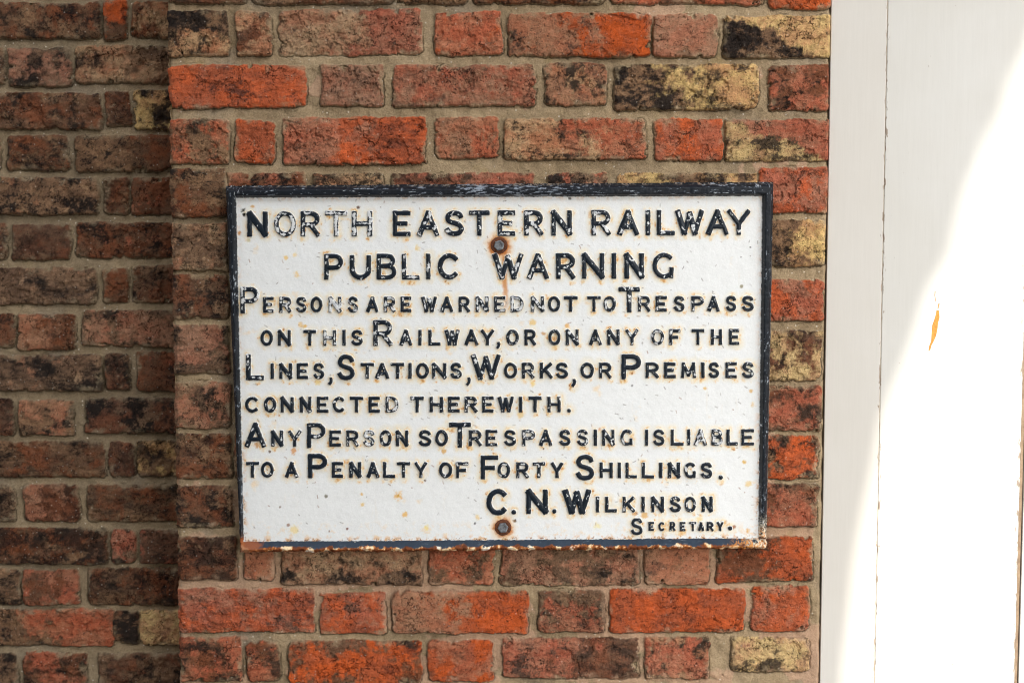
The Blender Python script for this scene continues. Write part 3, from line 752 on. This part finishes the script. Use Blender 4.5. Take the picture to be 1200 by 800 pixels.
# warm bleeding round the letters, stronger below them
sh_dn = np.full(PD.shape, -40.0); sh_dn[3:] = PD[:-3]
up = np.maximum(PD, np.roll(PD, 4, axis=0) - 1.0)
near = sm(-4.6, -0.3, np.maximum(PD, np.concatenate([PD[5:], PD[-5:]]) - 0.8) + 1.1 * b2); nearw = sm(-8.0, -1.0, np.maximum(PD, -40) + 2.2 * a_)
def mixc(col, c, m):
    m = np.clip(m, 0, 1)[..., None]
    return col * (1 - m) + c * m
warm_zone = 0.55 + 0.45 * sm(-0.6, 0.5, a_)
col = mixc(col, lin((240, 226, 190)), nearw * 0.42 * warm_zone)
col = mixc(col, lin((240, 206, 140)), near * sm(-0.1, 0.7, b2 + 0.5 * a_) * 0.75)
col = mixc(col, ORANGE, near * sm(0.45, 0.95, b2 + 0.25 * c_ + 0.35 * a_) * 0.75)
col = mixc(col, RUST, near * sm(0.85, 1.25, b2 + 0.4 * c_) * 0.85)
# faint orange clouds, small rust freckles and drips
col = mixc(col, lin((242, 216, 172)), sm(0.6, 1.2, fbm(U, V, 0.045, 4, 81)) * 0.65)
col = mixc(col, lin((226, 172, 108)), sm(1.35, 1.7, fbm(U, V, 0.10, 4, 82, 0.6)) * 0.6)
col = mixc(col, lin((150, 92, 52)), sm(1.5, 1.7, fbm(U, V, 0.22, 3, 83, 0.6)) * 0.8)
col = mixc(col, lin((236, 210, 168)), sm(0.55, 1.2, streak) * (0.25 + nearw) * 0.45)
# bottom and side edges gather more rust
eb = sm(26, 2, 628 - V + 5 * b2) * sm(0.2, 0.8, b2 + 0.3 * a_)
col = mixc(col, lin((236, 206, 160)), eb * 0.6)
ed = sm(9, 0, din + 3 * b2) * sm(-0.1, 0.6, b2) * (0.4 + 0.6 * sm(430, 640, V))
col = mixc(col, lin((226, 176, 118)), ed * 0.85)
ed2 = sm(4.5, 0, din + 2 * b2) * sm(0.35, 0.8, c_ + b2) * (0.3 + 0.7 * sm(480, 640, V))
col = mixc(col, RUST, ed2 * 0.9)
# particular marks seen on this plate: u, v, radius, colour, strength
spots = [(467, 580, 2.3, (84, 48, 26), 1), (467, 580, 6, (232, 176, 96), .8), (382, 581, 2.4, (120, 116, 96), .9), (424, 579, 2.5, (226, 180, 120), .9),
         (424, 591, 3.2, (234, 196, 140), .8), (474, 603, 3.6, (230, 180, 120), .9), (500, 619, 4, (240, 212, 150), .8), (328, 594, 1.8, (130, 110, 96), .9),
         (338, 615, 2, (140, 96, 66), .8), (345, 620, 6, (240, 214, 176), .8), (407, 619, 1.5, (120, 66, 46), .9), (386, 622, 1.6, (120, 70, 50), .8),
         (285, 247, 3.2, (58, 54, 36), 1), (286, 251, 2.6, (40, 36, 28), 1), (280, 273, 3, (196, 128, 70), .9), (296, 242, 2.3, (216, 160, 100), .8), (420, 243, 2.4, (96, 62, 40), .9),
         (335, 302, 3, (232, 190, 130), .8), (348, 321, 4.5, (236, 196, 140), .8), (345, 299, 3, (238, 206, 160), .7), (291, 281.5, 2.8, (206, 186, 140), .6), (488, 291, 4, (236, 204, 160), .8),
         (668, 232.5, 2, (96, 92, 84), .9), (879, 290, 1.5, (40, 36, 36), 1), (357, 382, 3, (232, 184, 120), .9), (624, 450, 4, (240, 206, 150), .8),
         (372, 448, 4, (240, 208, 156), .8), (610, 486, 5, (238, 200, 150), .7), (665, 382, 3.5, (220, 160, 90), .8), (637, 391, 3, (200, 140, 80), .8), (624, 378, 4, (236, 196, 140), .8),
         (826, 455, 2.2, (220, 178, 124), .8), (880, 458, 2.4, (216, 168, 110), .8), (882, 474, 3, (226, 184, 130), .6), (872, 541, 2.6, (222, 176, 104), .9), (877, 567, 4.5, (232, 200, 160), .8),
         (520, 529, 3.2, (216, 160, 84), .8), (637, 525.5, 1.5, (96, 58, 30), 1), (703, 503, 2, (210, 140, 110), .7), (700, 615, 5, (240, 222, 170), .6), (741, 452, 1.4, (90, 90, 90), .7),
         (344, 529, 4, (214, 140, 80), .8), (301, 521.5, 4, (206, 140, 80), .8), (316, 529, 1.6, (90, 60, 40), .9), (498, 563, 1.7, (90, 60, 36), .9), (744, 601, 4, (214, 150, 92), .8), (735, 592, 5, (236, 190, 130), .8),
         (755, 603, 4, (224, 170, 110), .8), (820, 607, 5, (238, 206, 160), .7), (860, 617, 2.4, (150, 84, 36), .8), (876, 622, 2.8, (216, 160, 90), .8), (870, 350, 3, (226, 182, 120), .7),
         (869, 336, 2, (130, 120, 70), .8), (560, 606, 3, (236, 200, 146), .7), (556, 613, 1.6, (80, 80, 84), .9), (603, 610, 2.6, (70, 48, 34), 1), (446, 374, 1.6, (80, 60, 40), .9), (352, 380, 4, (236, 190, 130), .7)]
for (su, sv, sr, sc, st) in spots:
    rr = np.hypot(U - su, V - sv) + sr * 0.6 * b2 + sr * 0.3 * c_
    sc = (sc[0], min(255, sc[1] + 4), max(0, sc[2] - 22)) if sc[0] > 150 else sc
    col = mixc(col, lin(sc), sm(sr * 1.15, sr * 0.45, rr) * st)
# rust washing out from under the two bolts
for (bu, bv, br) in ((585, 287.5, 13), (589.5, 617.5, 11)):
    rr = np.hypot(U - bu, (V - bv)) + 2.6 * b2
    col = mixc(col, lin((236, 196, 140)), sm(br + 8, br - 2, rr) * 0.7)
    col = mixc(col, lin((196, 118, 52)), sm(br + 2.5, br - 2.5, rr + (V < bv) * 1.0) * 0.95)
drip = sm(4.6, 1.0, np.abs(U - (590.5 + 0.035 * (V - 300)) - 1.6 * fbm(U * 0, V, 0.05, 3, 91)) + 1.2 * b2) * sm(296, 302, V) * sm(372, 335, V + 8 * b2)
col = mixc(col, lin((208, 142, 78)), drip * 0.9)
# fine dark scratches and splinters in the paint
r_ = np.random.default_rng(77)
for k in range(520):
    su, sv = r_.uniform(280, 888), r_.uniform(234, 628)
    L_ = r_.uniform(0.9, 3.0); an = r_.normal(-0.7, 0.55) if r_.random() < .75 else r_.uniform(0, 3.1)
    i0, i1 = np.searchsorted(PU, su - 6), np.searchsorted(PU, su + 6); j0, j1 = np.searchsorted(-PV, -(sv + 6)), np.searchsorted(-PV, -(sv - 6))
    w = (slice(j0, j1), slice(i0, i1))
    al = (U[w] - su) * math.cos(an) - (V[w] - sv) * math.sin(an); pe = (U[w] - su) * math.sin(an) + (V[w] - sv) * math.cos(an)
    pe = pe + 0.05 * al * al * r_.normal()
    m = sm(0.75, 0.25, np.abs(pe)) * sm(L_, L_ * 0.6, np.abs(al)) * r_.uniform(0.25, 0.8)
    col[w] = mixc(col[w], lin((120, 112, 104) if r_.random() < .7 else (150, 108, 76)), m)
lift = 0.0003 * a_ + 0.00016 * b2 + 0.00007 * c_
co = world_of(U, V, lift).reshape(-1, 3) - ORG
q = grid_quads(len(PV), len(PU), keep)
gl = (0.42 + 0.25 * np.clip(1 - col.min(-1), 0, 1)).ravel()
co, q, cc, gl = compact(co, q, col.reshape(-1, 3), gl)
link('plate', raw_mesh(co, q, cc, gl), MAT_SIGN, sign)

# rim
RU = np.arange(258, 913, 0.6); RV = np.arange(654, 208, -0.6)
U, V = np.meshgrid(RU, RV)
n1 = fbm(U, V, 0.06, 4, 131); n2 = fbm(U, V, 0.22, 4, 132, 0.65); n3 = fbm(U, V, 0.5, 3, 133, 0.7)
flake = sm(625, 640, V)                                     # the corroded bottom edge
do = edge_dist(U, V, OUTER) + 0.35 * n1 + 0.3 * n2 + flake * (0.9 * n1 + 0.45 * n2)
di = -edge_dist(U, V, INNER)
wd = np.maximum(do + di, 1.0)
kc = np.maximum.reduce([do[:-1, :-1], do[1:, :-1], do[:-1, 1:], do[1:, 1:]])
ki = np.maximum.reduce([di[:-1, :-1], di[1:, :-1], di[:-1, 1:], di[1:, 1:]])
keep = (kc > -0.9) & (ki > -1.0)
top = 0.0105
lift = (top + 0.020) * sm(-0.8, 1.6, do) - 0.020 - 0.0075 * (1 - sm(0.3, 5.5, do)) * (do > -0.8)
low_rim = sm(627, 630, V)
fall = sm(-0.2, 4.2, di + 0.2 * n2) * (1 - low_rim) + sm(-0.2, 10.0, di + 0.2 * n2) * low_rim
lift = np.where(di < 5 + 6 * low_rim, np.minimum(lift, (top + 0.0006) * fall - 0.0006), lift)
lift = lift + 0.0004 * n1 + 0.00025 * n2 * (do > 0.5) + flake * (0.0007 * n2 + 0.0004 * n3) * sm(7, 5, do)
lift = np.maximum(lift, -0.016)
col = np.ones(U.shape + (3,)) * SLATE * (1 + 0.25 * n1)[..., None]
vert = ((U < 290) | (U > 880)); 
sn = np.where(vert, fbm(U, V * 0.35, 0.4, 4, 141, 0.7), fbm(U * 0.22, V, 0.4, 4, 142, 0.7))
zone = fbm(U, V, 0.022, 3, 143)
scr = sm(0.42, 0.85, sn + 0.45 * zone + 0.35 * sm(440, 560, U) * sm(760, 620, U) * (V < 240))
col = mixc(col, lin((150, 160, 172)), scr * 0.75)
col = mixc(col, lin((226, 228, 226)), sm(0.82, 1.2, sn + 0.45 * zone) * 0.9)
oe = sm(3.2, 0.6, do + 0.9 * n2)
side = (U > 885) & (V > 300)
col = mixc(col, lin((150, 138, 124)), oe * sm(0.05, 0.6, n2 + 0.35 * side) * 0.8)
col = mixc(col, lin((140, 80, 44)), oe * sm(0.55, 0.95, n2 + 0.3 * zone + 0.15 * side) * 0.9)
col = mixc(col, lin((128, 66, 34)), sm(1.25, 1.5, fbm(U, V, 0.09, 3, 150)) * 0.8)
# bottom band: faded slate with sky sheen painted in, flaking paint over rust
col = mixc(col, lin((44, 57, 72)) * (1 + 0.25 * n1)[..., None], sm(627.5, 630, V) * 0.85)
bz = sm(628.5, 631.5, V + 1.2 * n2)
low = sm(7.6, 6.4, do + 0.7 * n2 + 1.3 * n1) * sm(626, 631, V)
fl1 = fbm(U, V, 0.05, 4, 151, 0.6); fl2 = fbm(U, V, 0.085, 4, 152, 0.55)
lowc = RUST * (1 + 0.4 * n2)[..., None]
lowc = mixc(lowc, lin((198, 122, 56)), sm(-0.2, 0.35, fl2))
lowc = mixc(lowc, lin((238, 212, 170)), sm(0.12, 0.45, fl2 + 0.2 * n3))
lowc = mixc(lowc, lin((232, 226, 214)), sm(0.15, 0.5, fl1) * sm(0.0, 0.3, fl2) * (1 - sm(640, 690, U) * 0.6))
lowc = mixc(lowc, lin((70, 42, 30)), sm(2.4, 0.4, do) * 0.85)
lowc = mixc(lowc, RUST * 0.7, sm(0.3, 0.7, -fl1) * 0.9)
m = np.clip(low, 0, 1)[..., None]; col = col * (1 - m) + lowc * m
chips = sm(0.85, 1.05, fl2 + 0.25 * sm(556, 600, U) * sm(680, 630, U)) * sm(627, 630, V)
col = mixc(col, lin((236, 230, 216)), chips * 0.9)
cor = sm(26, 8, np.hypot(U - 893, (V - 632) * 0.75) + 6 * n2) * sm(-0.25, 0.2, n3 + n2)
col = mixc(col, lin((232, 222, 200)), cor * 0.9)
cor2 = sm(24, 10, np.hypot((U - 880) * 0.8, (V - 636)) + 5 * n1) * sm(-0.1, 0.4, n2 - n3)
col = mixc(col, lin((206, 136, 62)), cor2 * 0.9)
cor3 = sm(17, 7, np.hypot((U - 289) * 0.7, (V - 638) * 1.1) + 5 * n2)
col = mixc(col, lin((150, 84, 46)), cor3 * 0.85)
# where the rim meets the white field the white laps over unevenly
lap = sm(1.0, 0.2, di + 0.6 * n2)
col = mixc(col, WHITE * 0.9, lap * 0.9)
co = world_of(U, V, lift).reshape(-1, 3) - ORG
q = grid_quads(len(RV), len(RU), keep)
gl = np.clip(0.46 + 0.35 * low + 0.3 * oe, 0, 0.9).ravel()
co, q, cc, gl = compact(co, q, col.reshape(-1, 3), gl)
link('rim', raw_mesh(co, q, cc, gl), MAT_SIGN, sign)

# iron body behind the face, so the casting has its thickness from the side
import bmesh
def quad_prism(quad, y0, y1):
    bm = bmesh.new()
    lo = [bm.verts.new(Vector(world_of(u, v, 0)[()] - ORG) * 1.0) for u, v in quad]
    hi = []
    for vtx in lo:
        hi.append(bm.verts.new((vtx.co.x, y1, vtx.co.z))); vtx.co.y = y0
    bm.faces.new(lo); bm.faces.new(hi[::-1])
    for i in range(4):
        j = (i + 1) % 4; bm.faces.new((lo[j], lo[i], hi[i], hi[j]))
    bmesh.ops.recalc_face_normals(bm, faces=bm.faces[:])
    me = bpy.data.meshes.new('mesh'); bm.to_mesh(me); bm.free(); return me
MAT_RUST = plain('rusty_iron', RUST * 0.6, RUST * 1.5, 120, 0.85, bump=0.6)
shr = [(267, 222), (904, 217.5), (895, 638), (284, 642.5)]
link('back_plate', quad_prism(shr, -0.0165, -0.003), MAT_RUST, sign)

# bolts
MAT_ZINC = plain('galvanised_steel', lin((142, 146, 150)), lin((96, 98, 102)), 160, 0.5, 0.55, 0.3)
MAT_WASH = plain('rusted_washer', lin((70, 42, 28)), lin((118, 66, 36)), 220, 0.85, 0.0, 0.8)
def lathe_poly(rings, nseg, rot=0.0, jitter=0.0, seed=0):
    r_ = random.Random(seed); jit = [1 + r_.uniform(-jitter, jitter) for _ in range(nseg)]
    bm = bmesh.new(); prev = None
    for rad, y in rings:
        ring = [bm.verts.new((rad * jit[k] * math.cos(rot + 2 * math.pi * k / nseg), -y, rad * jit[k] * math.sin(rot + 2 * math.pi * k / nseg))) for k in range(nseg)]
        if prev:
            for k in range(nseg):
                l = (k + 1) % nseg; bm.faces.new((prev[k], prev[l], ring[l], ring[k]))
        prev = ring
    bm.faces.new(prev)
    bmesh.ops.recalc_face_normals(bm, faces=bm.faces[:])
    me = bpy.data.meshes.new('mesh'); bm.to_mesh(me); bm.free(); return me
PX = 2.4 / F                                                 # metres per photo pixel at the wall
for k, (bu, bv, rot) in enumerate(((585, 287.5, 0.3), (589.5, 617.5, 0.12))):
    c = world_of(bu, bv, 0.0) - ORG
    hexr = 6.3 * PX
    bolt = link('bolt', lathe_poly([(hexr, -0.001), (hexr, 0.0058), (hexr * 0.93, 0.0068), (hexr * 0.80, 0.0071), (hexr * 0.55, 0.0069), (hexr * 0.5, 0.0062), (hexr * 0.1, 0.0062)], 6, rot), MAT_ZINC, sign)
    bolt.location = Vector(c)
    wa = link('washer', lathe_poly([(9.8 * PX, -0.001), (9.7 * PX, 0.0010), (9.0 * PX, 0.0018), (7.4 * PX, 0.0020), (5 * PX, 0.0016)], 40, 0, 0.035, k), MAT_WASH, bolt)

# ------------------------------------------------------------------ small damage on the boarding
def outline_chip(name, pts, y, thick, mat, parent, org):
    bm = bmesh.new()
    P = [(float(wpt(u, v, y)[0]), float(wpt(u, v, y)[1])) for u, v in pts]
    f = [bm.verts.new((x - org.x, y - thick - org.y, z - org.z)) for x, z in P]
    b = [bm.verts.new((x - org.x, y + 0.002 - org.y, z - org.z)) for x, z in P]
    bm.faces.new(f)
    for i in range(len(P)):
        j = (i + 1) % len(P); bm.faces.new((f[j], f[i], b[i], b[j]))
    bmesh.ops.recalc_face_normals(bm, faces=bm.faces[:])
    me = bpy.data.meshes.new('mesh'); bm.to_mesh(me); bm.free()
    return link(name, me, mat, parent)
MAT_CHIP = plain('yellowed_bare_wood', lin((196, 138, 58)), lin((164, 104, 44)), 300, 0.85)
chip = [(1097.5, 363), (1100.5, 364), (1101, 372), (1099.2, 378), (1098.6, 385), (1097, 393), (1094, 400), (1091.5, 404.5), (1090, 410.5), (1088, 411), (1089, 405), (1091.2, 399.5), (1091.8, 391), (1092.5, 381), (1095, 374), (1096.8, 368)]
outline_chip('paint_chip', chip, YB + 0.0015, 0.0005, MAT_CHIP, board, board.location)

for pts in ([(1095.4, 341), (1096.3, 341.5), (1095.8, 346), (1096.6, 352), (1097.4, 352.4), (1096.2, 353), (1095.1, 346)],
            [(1099.8, 355.5), (1101.5, 356.2), (1100.2, 358.4), (1099.8, 361.5), (1098.6, 362), (1099, 358.4)]):
    outline_chip('paint_chip', pts, YB + 0.0015, 0.0003, MAT_CHIP, board, board.location)
